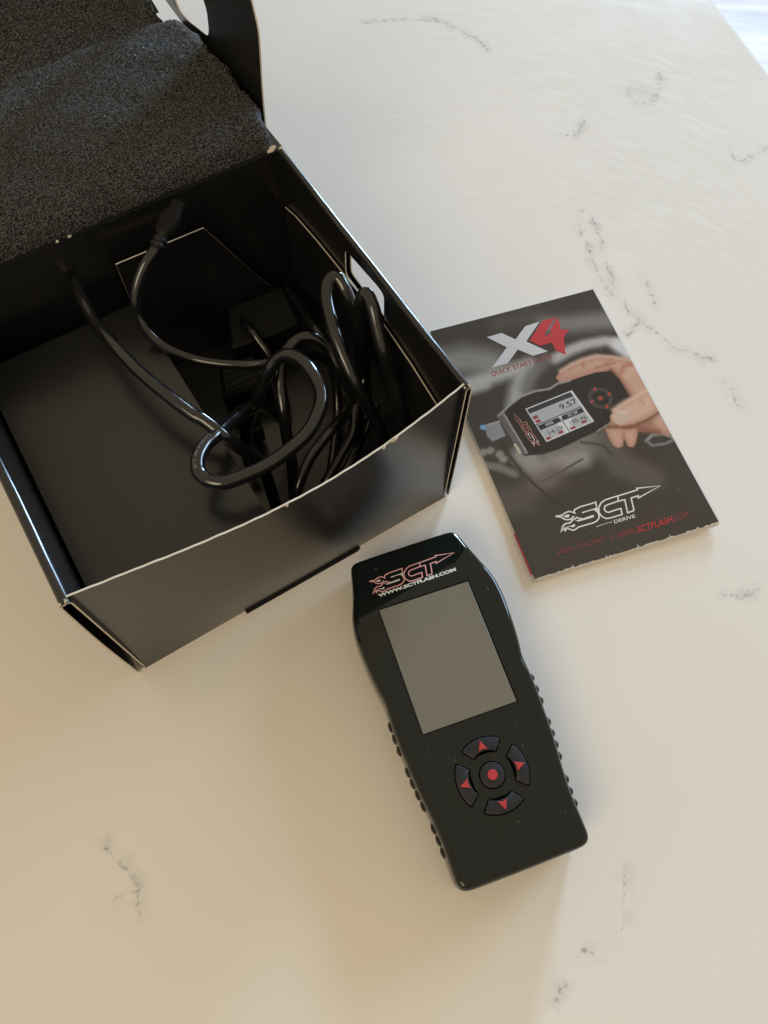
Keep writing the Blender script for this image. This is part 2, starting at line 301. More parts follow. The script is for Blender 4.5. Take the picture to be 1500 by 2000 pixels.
def make_counter():
    mt = mat('polished_quartz', (.8, .78, .72), .2, .35); t = NT(mt); c = t.obj()
    big = t.noise(c, 5, 4).outputs[0]; fine = t.noise(c, 900, 2).outputs[0]; mid = t.noise(c, 60, 3).outputs[0]
    base = t.mix(t.ramp(big, .3, .7), (.795, .750, .692), (.834, .793, .746))
    base = t.mix(t.math('MULTIPLY', t.ramp(fine, .62, .8), .25), base, (.60, .57, .52))
    # veins: distance to traced polylines in a noise-bent space
    wob = t.n('ShaderNodeTexNoise'); wob.inputs['Scale'].default_value = 130; wob.inputs['Detail'].default_value = 4; wob.inputs['Roughness'].default_value = .65; t.l(c, wob.inputs['Vector'])
    off = t.vec('SCALE', t.vec('SUBTRACT', wob.outputs['Color'], (.5, .5, .5))); off.node.inputs['Scale'].default_value = .0085
    p = t.vec('ADD', c, off); sx = t.n('ShaderNodeSeparateXYZ'); t.l(p, sx.inputs[0]); cx = t.n('ShaderNodeCombineXYZ'); t.l(sx.outputs[0], cx.inputs[0]); t.l(sx.outputs[1], cx.inputs[1]); p = cx.outputs[0]
    best = None
    for v in VEINS:
        for (ax, ay), (bx, by) in zip(v[:-1], v[1:]):
            a = Vector((ax, ay, 0)) * MM; b = Vector((bx, by, 0)) * MM; d = b - a
            pa = t.vec('SUBTRACT', p, tuple(a))
            h = t.math('ADD', t.vec('DOT_PRODUCT', pa, tuple(d / d.length_squared)), 0.0, clamp=True)
            q = t.n('ShaderNodeVectorMath', operation='SCALE'); q.inputs[0].default_value = d; t.l(h, q.inputs['Scale'])
            ds = t.vec('LENGTH', t.vec('SUBTRACT', pa, q.outputs[0]))
            best = ds if best is None else t.math('MINIMUM', best, ds)
    brk = t.noise(c, 75, 3, .6).outputs[0]; brk2 = t.noise(c, 420, 2).outputs[0]
    wid = t.ramp(brk, .36, .66, .0005, .0026)
    core = t.math('SUBTRACT', 1.0, t.math('DIVIDE', best, wid), clamp=True)
    core = t.math('MULTIPLY', core, t.ramp(brk2, .36, .62, .0, 1.0))
    core = t.math('MULTIPLY', core, t.ramp(brk, .38, .54, .34, 1.0))
    halo = t.math('MULTIPLY', t.math('SUBTRACT', 1.0, t.math('DIVIDE', best, .0055), clamp=True), t.ramp(brk, .42, .68, 0, .34))
    vm = t.math('MAXIMUM', t.math('MULTIPLY', core, .74), halo)
    base = t.mix(vm, base, (.20, .19, .205))
    for (bx, by), br in ((BLOTCH, .011),):                          # a cloudy grey inclusion
        bd = t.vec('LENGTH', t.vec('SUBTRACT', p, (bx * MM, by * MM, 0)))
        base = t.mix(t.math('MULTIPLY', t.math('SUBTRACT', 1.0, t.math('DIVIDE', bd, br), clamp=True), t.ramp(brk2, .35, .65, .1, .55)), base, (.36, .36, .40))
    vo = t.n('ShaderNodeTexVoronoi'); vo.inputs['Scale'].default_value = 28; t.l(c, vo.inputs['Vector'])
    sc = t.n('ShaderNodeSeparateColor'); t.l(vo.outputs['Color'], sc.inputs[0])
    dot = t.math('MULTIPLY', t.math('LESS_THAN', vo.outputs['Distance'], t.math('MULTIPLY', sc.outputs[0], .016)), .6)
    base = t.mix(dot, base, (.22, .19, .16))
    # dried wipe marks: arcs of thin residue in one area
    dx = t.vec('SUBTRACT', c, (.038, .160, 0)); r = t.vec('LENGTH', dx); sp = t.n('ShaderNodeSeparateXYZ'); t.l(dx, sp.inputs[0])
    th = t.math('ARCTAN2', sp.outputs[1], sp.outputs[0]); cb = t.n('ShaderNodeCombineXYZ')
    t.l(t.math('MULTIPLY', r, 260.0), cb.inputs[0]); t.l(t.math('MULTIPLY', th, 9.0), cb.inputs[1])
    st = t.noise(cb.outputs[0], 1.0, 4, .65).outputs[0]
    area = t.math('MULTIPLY', t.ramp(r, .12, .25), t.ramp(t.noise(c, 9, 3).outputs[0], .36, .56))
    area = t.math('MULTIPLY', area, t.ramp(sp.outputs[1], .06, .22))
    area = t.math('MULTIPLY', area, t.ramp(sp.outputs[0], -.10, .02))
    smear = t.math('MULTIPLY', t.ramp(st, .47, .66), area)
    base = t.mix(t.math('MULTIPLY', smear, .5), base, (.93, .93, .92))
    film = t.math('MULTIPLY', area, .16)
    base = t.mix(film, base, (.66, .62, .50))
    t.l(base, t.b.inputs['Base Color'])
    rg = t.math('ADD', t.ramp(mid, .3, .7, .075, .105), t.math('MULTIPLY', smear, .015))
    t.l(rg, t.b.inputs['Roughness']); t.bump(fine, .03, .0002)
    return mt
BLOTCH = (156.5, 472.0)
M_COUNTER = make_counter()
def make_floor():
    mt = mat('pale_floor', (.86, .87, .90), .35, .5); t = NT(mt); c = t.obj(); mp = t.n('ShaderNodeMapping'); mp.inputs['Scale'].default_value = (1.2, 9, 1); mp.inputs['Rotation'].default_value = (0, 0, .3); t.l(c, mp.inputs[0])
    f = t.noise(mp.outputs[0], 2.2, 4, .6).outputs[0]; t.l(t.mix(t.ramp(f, .35, .72), (.50, .445, .44), (.72, .64, .63)), t.b.inputs['Base Color']); return mt
M_FLOOR = make_floor()

# ------------------------------------------------------------ the setting
CA, CB = Vector((220.8, 571.0)), Vector((246.2, 502.2))            # two points on the far right edge of the counter
cd = (CB - CA).normalized(); e0 = CA - cd * 900; e1 = CA + cd * 1300
top = [(-1100, -800), (e1.x, -800), (e1.x, e1.y), (e0.x, e0.y), (-1100, e0.y)]
top = ccw(top)
def counter():
    rp = [tuple(v) for v in round_poly(top, 30, 5)]
    lv = [(0, -32, 2), (0, -30, .5), (0, -6, 0)] + [(0, -6 + 6 * math.sin(a), 6 - 6 * math.cos(a)) for a in (math.radians(d) for d in (15, 30, 45, 60, 75, 90))]
    loops = [[(x, y, z) for x, y in inset(rp, i)] for _, z, i in lv]
    V, F = loft(loops); o = mesh('countertop', V, F, M_COUNTER, None, True, None, 40)
    return tag(o, kind='structure')
counter()
fl = mesh('floor', [(-4000, -3000, -900), (5000, -3000, -900), (5000, 6000, -900), (-4000, 6000, -900)], [(0, 1, 2, 3)], M_FLOOR); tag(fl, kind='structure')

# ------------------------------------------------------------ the open carton
BO = (-104.1, 75.5, 0.0); BA = 34.4835
W_, D_, H_ = 163.0, 150.0, 97.5
CARD = [M_CARD, M_EDGE]; CARDD = [M_CARD, M_EDGE_DK]
box = empty('cardboard_box', BO, BA, 'open black cardboard box with raw pale edges, foam-lined lid and cables inside', 'box')
slab('bottom_panel', [(-1, 0.6), (W_, 0.6), (W_, D_), (-1, D_)], lambda u, v, w: (u, v, .4 + w), .8, CARD, box)
def fp(u, v):                                                      # front panel: bowed outwards along its free top edge
    b = math.sin(math.pi * u ** 1.12)
    nick = .35 * math.sin(u * 61) * math.sin(u * 23) + .25 * math.sin(u * 140)
    return (-.2 + 163 * u - .9 * v * (1 - u), (2.2 - 8.8 * b) * (1 - (1 - v) ** 4), .5 + (97.2 + (nick * .5 if v > .99 else 0)) * v)
sheet('front_panel', fp, 72, 16, .75, [M_CARD, M_EDGE_WHITE], box)
slab('tuck_tab', [(50.6, -1.6), (111, -1.9), (112.6, -1.0), (112.4, 3), (50.6, 3)], lambda u, v, w: (u, v, .05 + w), .34, [M_CARD, M_CARD], box)
slab('back_wall', [(0, 0), (W_, 0), (W_, 96.5), (0, 96.5)], lambda u, v, w: (u, D_ + w, .5 + v), .8, [M_CARD, M_CARD], box)
HOLE = round_poly([(58.6, 72.4), (59.4, 91.5), (64.0, 92.2), (91.4, 89.0), (91.6, 72.6)], 3, 3)
def fold_wall(sgn, x_out, x_in, bow, hole):
    r = abs(x_out - x_in) / 2
    def fo(u, v, w): return (x_out + sgn * (bow * math.sin(math.pi * min(1, v / 97)) * (1 - u / 190)) - sgn * w, u, v)
    hs = [HOLE] if hole else []
    ys = [i * 150 / 14 for i in range(15)]
    def outl(z0, z1): return [(y, z0) for y in ys] + [(150, z0 + (z1 - z0) * k / 8) for k in range(1, 8)] + [(y, z1) for y in ys[::-1]] + [(0, z1 - (z1 - z0) * k / 8) for k in range(1, 8)]
    slab('outer_wall', outl(.5, 96), fo, .6, CARD, box, hs, True).data.set_sharp_from_angle(angle=.6)
    slab('inner_wall', outl(2, 96), lambda u, v, w: (x_in + sgn * w, u, v), .6, CARD, box, hs)
    cxr = (x_out + x_in) / 2; n = 10; V = []; F = []; mi = []
    for yy in [150 * k / 30 for k in range(31)]:
        wv = .25 * math.sin(yy * .11) + .12 * math.sin(yy * .37)
        for rr in (r, r - .6):
            for k in range(n + 1):
                a = math.pi * k / n; V.append((cxr + rr * math.cos(a) * sgn, yy, 96 + rr * math.sin(a) * 1.0 + wv * math.sin(a)))
    row = 2 * (n + 1)
    for j in range(30):
        for k in range(n):
            a = j * row + k; F.append((a, a + 1, a + 1 + row, a + row)); mi.append(0)
            b = j * row + n + 1 + k; F.append((b + row, b + 1 + row, b + 1, b)); mi.append(0)
    for j in (0, 30):
        for k in range(n):
            a = j * row + k; F.append((a, a + 1, a + n + 2, a + n + 1)); mi.append(1)
    o = mesh('rolled_rim', V, F, CARD, box, True, mi, 50)
fold_wall(1, 165.2, 162.0, .3, True)
fold_wall(-1, -3.9, .4, .6, False)
lin = [(3, 1.5)] + [(147, 1.5)] + [(147, 67), (136, 70.4), (115, 73), (91, 74.3), (75, 75.2), (56, 75.6), (35, 73), (12.5, 67.8), (3, 65)]
slab('wall_liner', lin, lambda u, v, w: (160.6 + w, u, v), .6, CARD, box)
# raised tray on the left, sloping up to the front, with a skirt down its right edge and a back flap
slab('tray_panel', [(2, 3), (75, 3), (75, 139), (2, 139)], lambda u, v, w: (u, v, 66 - .06 * v + w), .7, [M_CARD, mat('tray_edge_highlight', (.34, .34, .35), .6, .4)], box)  # edge painted grey to stand in for the window highlight along it
slab('tray_skirt', [(3, 1.3), (139, 1.3), (139, 65.8 - .06 * 139), (3, 65.6)], lambda u, v, w: (75.05 + w, u, v), .6, [M_CARD, M_CARD], box)
slab('back_flap', [(74.6, 40), (74.6, 82.4), (117.2, 81.5), (138, 38), (152, 12), (150, 2), (78, 2)], lambda u, v, w: (u, 141 + w, v), .6, [M_CARD, M_EDGE], box)
# corner tears
for (cx_, cy_, cz_, s) in ((163.5, 1.2, 97, 1.6), (-2.2, 1.0, 97.5, 1.8), (159.5, 151.2, 97.6, 2.4), (163.4, 150.8, 96.6, 1.5)):
    pl = [(math.cos(a) * s * random.uniform(.6, 1.1), math.sin(a) * s * random.uniform(.4, .8)) for a in (i * 2 * math.pi / 9 for i in range(9))]
    slab('torn_corner', pl, lambda u, v, w: (cx_ + u, cy_ + v, cz_ + w + .25 * u), .5, [M_EDGE, M_EDGE], box)
for (x_, s) in ((127, 1.7), (122, .7), (80, .6)):
    f0 = fp((x_ + .2) / 163, 1.0)
    pl = [(-s, -.6), (-s * .3, -1.0), (s * .5, -.7), (s, .3), (0, .7), (-s, .3)]
    slab('frayed_edge', pl, lambda u, v, w: (f0[0] + u, f0[1] + .15 - w + .2 * v, f0[2] + v - .1), .5, [M_EDGE, M_EDGE], box)
for x_ in (57, 62.5):
    s = random.uniform(.6, 1.4); pl = [(-s, -.4), (s * .4, -.6), (s, .3), (-s * .3, .6)]
    slab('frayed_edge', pl, lambda u, v, w: (x_ + u, 150.4 + v, 97.2 + w), .4, [M_EDGE, M_EDGE], box)
# lid lying back
lid = sheet('lid', lambda u, v: (165 * u, 150.9 + 108 * v, 97.2 - 4.5 * v), 10, 10, .8, [M_CARD, M_CARD], box)
LH = [(258.2, 104.2), (254, 101), (244, 101.7), (231.5, 105), (221, 107.6), (218.2, 112), (216.4, 122), (219, 127), (224, 136), (240, 141), (258, 137), (264, 122)]
flp = [(166.5, 92), (168.3, 89.5), (167.2, 101), (165.8, 117), (163.6, 135), (163.1, 144), (167, 154), (176, 166), (190, 173), (268, 173), (275, 160), (275, 96)]
slab('lid_side_flap', round_poly(flp, 3, 3), lambda u, v, w: (165.0 + w + .0006 * (v - 95) ** 2 * .6, u, v), .7, CARD, lid, [round_poly(LH, 2.5, 3)])
slab('lid_front_flap', [(0, 96), (160, 96), (157, 110), (150, 122), (140, 160), (0, 160)], lambda u, v, w: (u, 272 + (v - 96) * 1.1 + w, v - 4), .7, CARD, lid)

# ------------------------------------------------------------ foam
def foam_block(name, parent, prof, x0, x1, label, step=.75, jitter=.24, thick=9, endround=6):
    C = catmull([(0, p[0], p[1]) for p in prof], 24); L = [0]
    for a, b in zip(C[:-1], C[1:]): L.append(L[-1] + (b - a).length)
    nv = int(L[-1] / step); nu = int((x1 - x0) / step)
    s = np.linspace(0, L[-1], nv + 1); yy = np.interp(s, L, [c.y for c in C]); zz = np.interp(s, L, [c.z for c in C])
    dy, dz = np.gradient(yy), np.gradient(zz); ln = np.hypot(dy, dz); ny, nz = -dz / ln, dy / ln
    xs = np.linspace(x0, x1, nu + 1)
    X, _ = np.meshgrid(xs, yy, indexing='ij'); Y = np.repeat(yy[None], nu + 1, 0); Z = np.repeat(zz[None], nu + 1, 0)
    e = np.clip((X - (x1 - endround)) / endround, 0, 1); drop = endround * .9 * (1 - np.sqrt(np.clip(1 - e * e, 0, 1)))
    edge_w = .8 * np.sin(Y * .23) * e + .5 * np.sin(Y * .61 + 1) * e
    lump = .7 * np.sin(X * .05 + Y * .031) * np.sin(Y * .06) + .35 * np.sin(X * .19 + 2) * np.sin(Y * .17)
    J = RNG.normal(0, jitter, X.shape)
    h = lump + J - drop
    P = np.stack([X + edge_w + RNG.normal(0, .18, X.shape), Y + ny[None] * h + RNG.normal(0, .15, X.shape), Z + nz[None] * h], -1)
    A = P.reshape(-1, 3); B = A.copy(); Bz = np.stack([X, Y - ny[None] * thick * .6, Z - nz[None] * thick], -1).reshape(-1, 3)
    n = len(A); w = nv + 1; V = np.vstack([A, Bz])
    i, j = np.meshgrid(np.arange(nu), np.arange(nv), indexing='ij'); a = (i * w + j).ravel()
    F = np.stack([a, a + w, a + w + 1, a + 1], 1).tolist() 
    rim = [k * w for k in range(nu + 1)] + [nu * w + k for k in range(1, nv + 1)] + [k * w + nv for k in range(nu - 1, -1, -1)] + [k for k in range(nv - 1, 0, -1)]
    for k in range(len(rim)):
        p, q = rim[k], rim[(k + 1) % len(rim)]; F.append((q, p, p + n, q + n))
    o = mesh(name, V, F, M_FOAM, parent, True)
    N = np.stack([np.zeros_like(X), np.repeat(ny[None], nu + 1, 0), np.repeat(nz[None], nu + 1, 0)], -1).reshape(-1, 3)
    N[:, 0] += e.ravel() * 1.3
    return o, A, N
foam, FA, FN = foam_block('foam_pad', None, [(151.5, 95), (152.3, 99), (154.5, 104), (160, 108.2), (169, 110.3), (190, 110.8), (214, 109), (232, 106.5), (245, 104), (250, 100.5), (252, 95)], 1, 162.5, '')
foam.location = [c * MM for c in BO]; foam.rotation_euler = (0, 0, math.radians(BA))
tag(foam, 'charcoal open-cell foam pad lying on the folded-back lid of the box', 'foam')
foam2, FA2, FN2 = foam_block('foam_strip', None, [(253, 95), (256, 97), (262, 100), (275, 108), (300, 130), (330, 158)], 1, 157, '', step=1.0)
foam2.location = foam.location; foam2.rotation_euler = foam.rotation_euler
tag(foam2, 'dark foam strip sloping up behind the ridge of the larger foam pad', 'foam')
def fibres(A, N, count, parent):
    idx = RNG.integers(0, len(A), count); B = A[idx]; NN = N[idx] + RNG.normal(0, .55, (count, 3)); NN /= np.linalg.norm(NN, axis=1, keepdims=True)
    T = np.cross(NN, RNG.normal(0, 1, (count, 3))); T /= np.linalg.norm(T, axis=1, keepdims=True)
    ln = RNG.uniform(.25, .65, (count, 1)); w = RNG.uniform(.05, .13, (count, 1))
    V = np.stack([B - T * w - NN * .2, B + T * w - NN * .2, B + NN * ln], 1).reshape(-1, 3)
    o = mesh('foam_fibre', V, np.arange(count * 3).reshape(-1, 3).tolist(), M_FIBRE, parent); o['kind'] = 'stuff'
fibres(FA, FN, 26000, foam)
ed = FA[:, 0] > 157; fibres(FA[ed], FN[ed], 4500, foam)
rd = (FA[:, 1] > 240); fibres(FA[rd], FN[rd] , 5000, foam)
fibres(FA2, FN2, 9000, foam2)

# ------------------------------------------------------------ text and flat print
def text_data(s, bold=0.0):
    cu = bpy.data.curves.new('lettering', 'FONT'); cu.body = s; cu.resolution_u = 3; cu.offset = bold; cu.fill_mode = 'FRONT'
    ob = bpy.data.objects.new('lettering', cu); COL.objects.link(ob)
    me = bpy.data.meshes.new_from_object(ob.evaluated_get(bpy.context.evaluated_depsgraph_get()))
    bpy.data.objects.remove(ob); bpy.data.curves.remove(cu)
    V = np.array([v.co[:2] for v in me.vertices]); F = [tuple(p.vertices) for p in me.polygons]; bpy.data.meshes.remove(me)
    return V, F
def text_on(name, s, p0, p1, pt, zf, mt, parent, bold=0.0):
    """letters stretched to the baseline p0-p1 with cap height up to pt; zf(x,y) gives the height"""
    V, F = text_data(s, bold); lo, hi = V.min(0), V.max(0); q = (V - lo) / (hi - lo)
    p0, p1, pt = (np.array(p) for p in (p0, p1, pt)); P = p0 + q[:, :1] * (p1 - p0) + q[:, 1:] * (pt - p0)
    return mesh(name, [(x, y, zf(x, y)) for x, y in P], F, mt, parent)
def affine(src, dst):
    A = np.array([[*s, 1] for s in src]); Mx = np.linalg.solve(A, np.array(dst)); return lambda p: tuple(np.array([p[0], p[1], 1]) @ Mx)
def ribbon(pts, w, closed=False):
    """flat stroke of width w with mitred joints"""
    n = len(pts); P = [Vector(p) for p in pts]; V = []; F = []
    for i in range(n):
        a = P[i - 1] if (i or closed) else None; c = P[(i + 1) % n] if (i < n - 1 or closed) else None; b = P[i]
        d1 = (b - a).normalized() if a is not None else (c - b).normalized(); d2 = (c - b).normalized() if c is not None else d1
        n1 = Vector((-d1.y, d1.x)); n2 = Vector((-d2.y, d2.x)); m_ = n1 + n2
        m_ = m_ / max(m_.length_squared / 2, .28) if m_.length > 1e-6 else n1
        V += [tuple(b + m_ * w / 2), tuple(b - m_ * w / 2)]
    for i in range(n - 1): F.append((2 * i, 2 * i + 1, 2 * i + 3, 2 * i + 2))
    return V, F
def flat_mesh(name, parts, zf, mt, parent):
    V = []; F = []
    for pv, pf in parts:
        b = len(V); V += [(p[0], p[1], zf(p[0], p[1])) for p in pv]; F += [tuple(i + b for i in f) for f in pf]
    me = mesh(name, V, F, mt, parent)
    bm = bmesh.new(); bm.from_mesh(me.data); 
    for f in bm.faces:
        f.normal_update()
        if f.normal.z < 0: f.normal_flip()
    bm.to_mesh(me.data); bm.free(); return me
def fillp(p):
    flat, tris = tess(ccw(p)); return [tuple(v[:2]) for v in flat], tris
def soft(p, k=3):                                                   # gentle smoothing of traced curves
    return p

# ------------------------------------------------------------ cables in the box
def cable_root(name, label): return empty(name, BO, BA, label, 'cable')
cabA = cable_root('plug_cable', 'black cable with a ribbed plug leaning on the back wall of the box')
cabB = cable_root('coiled_cable', 'thick black cable coiled in loops in the deep side of the box')
oA, CAc, CAt = tube('cord', CABLE_A, 2.4, M_CABLE, cabA)
CORD = {}
for k, pts, r in (('B', CABLE_B, 2.8), ('C', CABLE_C, 2.95), ('D', CABLE_D, 2.75), ('E', CABLE_E, 3.05), ('F', CABLE_F, 3.1), ('G1', CABLE_G1, 2.4), ('G2', CABLE_G2, 2.5), ('G3', CABLE_G3, 2.4), ('H', CABLE_H, 2.3), ('I', CABLE_I, 2.4)):
    CORD[k] = tube('cable_loop', pts, r, M_CABLE, cabB)
p0 = Vector(CABLE_A[0]); dirp = (Vector((105.5, 138.2, 99)) - p0).normalized()
for i in range(3):
    q = p0 + dirp * (-3.2 + i * 2.6); tube('strain_relief', [q, q + dirp * .9, q + dirp * 1.8], 3.5 - .15 * i, M_RUBBER, cabA, 18, 2, lambda t: 1 - .12 * abs(2 * t - 1))
tube('strain_core', [p0 - dirp * 4, p0 + dirp * 6], 2.7, M_RUBBER, cabA, 16, 3)
# plug head: flattened, tapering to its tip
pv, pf = [], []
ax = dirp; side = ax.cross(Vector((0, 0, 1))).normalized(); upn = side.cross(ax)
prof = [(3, 2.9, 2.4), (5, 4.0, 2.8), (10, 4.2, 2.9), (13, 3.6, 2.6), (14.5, 2.8, 2.0), (19, 2.6, 1.8)]
for d, a, b in prof:
    for k in range(16):
        t = 2 * math.pi * k / 16; cs, sn = math.cos(t), math.sin(t); f = (abs(cs) ** 4 + abs(sn) ** 4) ** -.25
        pv.append(p0 + ax * d + side * (cs * f * a) + upn * (sn * f * b))
for i in range(len(prof) - 1):
    for k in range(16): pf.append((i * 16 + k, i * 16 + (k + 1) % 16, (i + 1) * 16 + (k + 1) % 16, (i + 1) * 16 + k))
pf += [tuple(range(15, -1, -1)), tuple((len(prof) - 1) * 16 + k for k in range(16))]
mesh('plug', pv, pf, mat('plug_black', (.004, .004, .0045), .6, .2), cabA, True, None, 40)
# wide connector lying on the floor of the box
con = empty('diagnostic_connector', BO, BA, 'black moulded connector with ridged grip lying under the cable loops', 'connector')
def prism(name, pts, z0, z1, ins, mt, par):
    p = round_poly(ccw(pts), 3, 3); V, F = loft([[(x, y, z0) for x, y in p], [(x, y, z1 - ins) for x, y in p], [(x, y, z1) for x, y in inset(p, ins)]]); return mesh(name, V, F, mt, par, True, None, 30)
prism('connector_face', [(108, 116), (118, 140), (150, 138), (146, 112)], 1.3, 27, 1.5, M_RUBBER, con)
prism('connector_grip', [(92, 96), (98, 112), (118, 112), (118, 92)], 1.3, 22, 2, M_RUBBER, con)
for k in range(3):
    a = np.array([97 + k * .5, 98.5 + k * 4]); slab('grip_ridge', [(a[0], a[1]), (a[0] + 17, a[1] - 1.5), (a[0] + 17, a[1] - .2), (a[0], a[1] + 1.3)], lambda u, v, w: (u, v, 21.6 + w), .9, [M_RUBBER], con)
for k in range(4):
    y = 88 - k * 5.2; prism('strain_segment', [(94 + k * .7, y), (94 + k * .7, y + 3.4), (104 - k * .7, y + 3.4), (104 - k * .7, y)], 6, 17, 1, M_RUBBER, con)
# faint lettering on the jackets, laid on the upper side of the cord
def jacket_text(s, C, T, i0, r, parent, size=1.9, tilt=.0):
    V, F = text_data(s); V = V - np.array([0, .35]); V *= size; out = []
    L = [0]
    for a, b in zip(C[i0:-1], C[i0 + 1:]): L.append(L[-1] + (b - a).length)
    for x, y in V:
        j = int(np.searchsorted(L, max(0, x), 'right')) - 1; j = min(j, len(L) - 2); c = C[i0 + j] + (C[i0 + j + 1] - C[i0 + j]) * ((x - L[j]) / max(1e-6, L[j + 1] - L[j])); tt = T[i0 + j]
        sd = tt.cross(Vector((0, 0, 1))).normalized(); up_ = sd.cross(tt); a = -y / r + tilt
        out.append(c + (up_ * math.cos(a) + sd * math.sin(a)) * (r + .06))
    return mesh('jacket_lettering', out, F, M_JACKET, parent)
M_JACKET = mat('jacket_lettering_ink', (.20, .21, .22), .6, .3)
def nearest(C, p): return min(range(len(C)), key=lambda i: (C[i] - Vector(p)).length)
jacket_text('E13092', CAc, CAt, nearest(CAc, CABLE_A[10]) - 1, 2.4, cabA, 2.1, .5)
Cc, Ct = CORD['C'][1], CORD['C'][2]
Cr = Cc[::-1]; Tr = [-t for t in Ct[::-1]]
jacket_text('80\u00b0C 30V 2P/28AWG', Cr, Tr, nearest(Cr, CABLE_C[7]), 2.95, cabB, 1.9, -.2)
Bc, Bt = CORD['B'][1], CORD['B'][2]
jacket_text('CSA TYPE CM 28AWG 75\u00b0C', Bc, Bt, nearest(Bc, CABLE_B[2]), 2.55, cabB, 1.7, .95) if False else None

# ------------------------------------------------------------ the handheld tuner
tun = empty('handheld_tuner', (29.3, 81.9, 0), 21.410, 'glossy black handheld tuner with blank screen and red-marked round keypad', 'tuner')
half = [(0, 54.9), (10, 54.9), (18, 54.8), (22.4, 54.6), (24.9, 53.6), (26.2, 51.4), (27.4, 46.5), (28.8, 41), (30.6, 35.5), (32.4, 30.5), (33.5, 26), (34.1, 21), (34.2, 15.5), (33.9, 9), (33.3, 2), (32.5, -4.5), (31.6, -9.6), (31.5, -12), (31.6, -16), (31.7, -22), (31.5, -29), (31.1, -36), (30.6, -43), (29.9, -50), (29.1, -56), (28.5, -61.5), (28.1, -66.5), (27.9, -71), (28.0, -76), (28.0, -81), (27.9, -84), (26.9, -86.3), (24.8, -87.6), (21, -88), (12, -88.1), (0, -88.2)]
full = [(-x, y) for x, y in half[:0:-1]] + half[:-1]
full = [(x, y) for x, y in half] + [(-x, y) for x, y in half[-2:0:-1]]
full = ccw(full)
dn = [tuple(v[:2]) for v in catmull([(*p, 0) for p in full] + [(*full[0], 0)], 3)[:-1]]
SH = 24.5
lv = [(0.02, 1.8), (1.2, .7), (4, .35), (12, .05), (16.4, 0), (16.9, .45), (17.3, .45), (17.7, .05), (20.5, .08), (22, .25), (23, .62), (23.7, 1.1), (24.15, 1.65), (24.4, 2.25), (SH, 2.9)]
loops = [[(x, y, z) for x, y in inset(dn, i)] for z, i in lv]
V, F = loft(loops, True, False)
cap = inset(dn, 2.9)
KC = (0.0, -51.6)
def arcpoly(a0, a1, r0, r1, grow=0.0, k=12):
    g0, g1 = r0 - grow, r1 + grow; p = []
    for i in range(k + 1):
        a = math.radians(a0 + 4.0 + (a1 - a0 - 8.0) * i / k); p.append((KC[0] + g0 * math.cos(a), KC[1] + g0 * math.sin(a)))
    q = []
    for i in range(k + 1):
        a = math.radians(a0 + (a1 - a0) * i / k); q.append((KC[0] + g1 * math.cos(a), KC[1] + g1 * math.sin(a)))
    da = math.degrees(grow / 12)
    poly = q + p[::-1]
    if grow: poly = inset(ccw(poly), -grow * .0) 
    return poly
def key_outline(c, grow): return inset(round_poly(ccw(arcpoly(c - 34.5, c + 34.5, 9.3, 14.9)), 1.0, 3), -grow)
def circ(r, k=40): return [(KC[0] + r * math.cos(2 * math.pi * i / k), KC[1] + r * math.sin(2 * math.pi * i / k)) for i in range(k)]
SW, SHH = 21.3, 28.3
scr_hole = [(-SW, -SHH), (SW, -SHH), (SW, SHH), (-SW, SHH)]
holes = [scr_hole] + [key_outline(c, .42) for c in (0, 90, 180, 270)] + [circ(5.45)]
holes = [ccw(h) for h in holes]
flat, tris = tess(cap, [h[::-1] for h in holes]); b0 = len(V)
V += [(p.x, p.y, SH) for p in flat]; F += [tuple(i + b0 for i in t) for t in tris]
mi = [0] * len(F)
for hi_, h in enumerate(holes):                                     # walls of the recesses
    dep = .55 if hi_ == 0 else 1.6; b1 = len(V); n = len(h)
    V += [(x, y, SH) for x, y in h] + [(x, y, SH - dep) for x, y in (inset(h, .35) if hi_ == 0 else h)]
    for k in range(n): F.append((b1 + k, b1 + (k + 1) % n, b1 + n + (k + 1) % n, b1 + n + k)); mi.append(1)
    if hi_:
        F.append(tuple(b1 + n + k for k in range(n))); mi.append(1)
body = mesh('body', V, F, [M_GLOSS, M_WELL], tun, True, mi, 28)
def rr(i, z): return [(-SW + i, -SHH + i, z), (SW - i, -SHH + i, z), (SW - i, SHH - i, z), (-SW + i, SHH - i, z)]
V, F = loft([rr(.3, SH - .52), rr(.3, SH - .30), rr(.62, SH - .10)], False, True)
s_ = mesh('screen', V, F, [M_SCREEN, mat('glass_edge', (.03, .03, .03), .1, .8)], tun, False, [1] * 8 + [0])
def key(outline, name):
    p = ccw(outline); lv = [(SH - 1.5, 0), (SH + .25, 0), (SH + .5, .12), (SH + .62, .4)]
    V, F = loft([[(x, y, z) for x, y in inset(p, i)] for z, i in lv]); return mesh(name, V, F, M_BUTTON, tun, True, None, 30)
def wedge(pts, z0, z1, par):
    p = ccw(pts); V, F = loft([[(x, y, z0) for x, y in p], [(x, y, z1 - .15) for x, y in p], [(x, y, z1) for x, y in inset(p, .14)]]); return mesh('red_mark', V, F, M_BRED, par, False)
for c, lb in ((90, 0), (0, 0), (180, 0), (270, 0)):
    kb = key(key_outline(c, 0), 'arrow_button'); a = math.radians(c); ra = Vector((math.cos(a), math.sin(a))); ta = Vector((-ra.y, ra.x)); o = Vector(KC)
    bs = [o + ra * 13.9, o + ra * 9.95 + ta * 1.95, o + ra * 10.35 + ta * 1.0, o + ra * 10.5, o + ra * 10.35 - ta * 1.0, o + ra * 9.95 - ta * 1.95]
    wedge([tuple(v) for v in bs], SH + .55, SH + 1.0, kb)
kb = key(circ(5.0), 'centre_button'); wedge(circ(2.05, 28), SH + .55, SH + 1.05, kb)
tz = lambda x, y: SH + .05
AT = affine(LOGO_ANCH, TUNER_LOGO_ANCH)
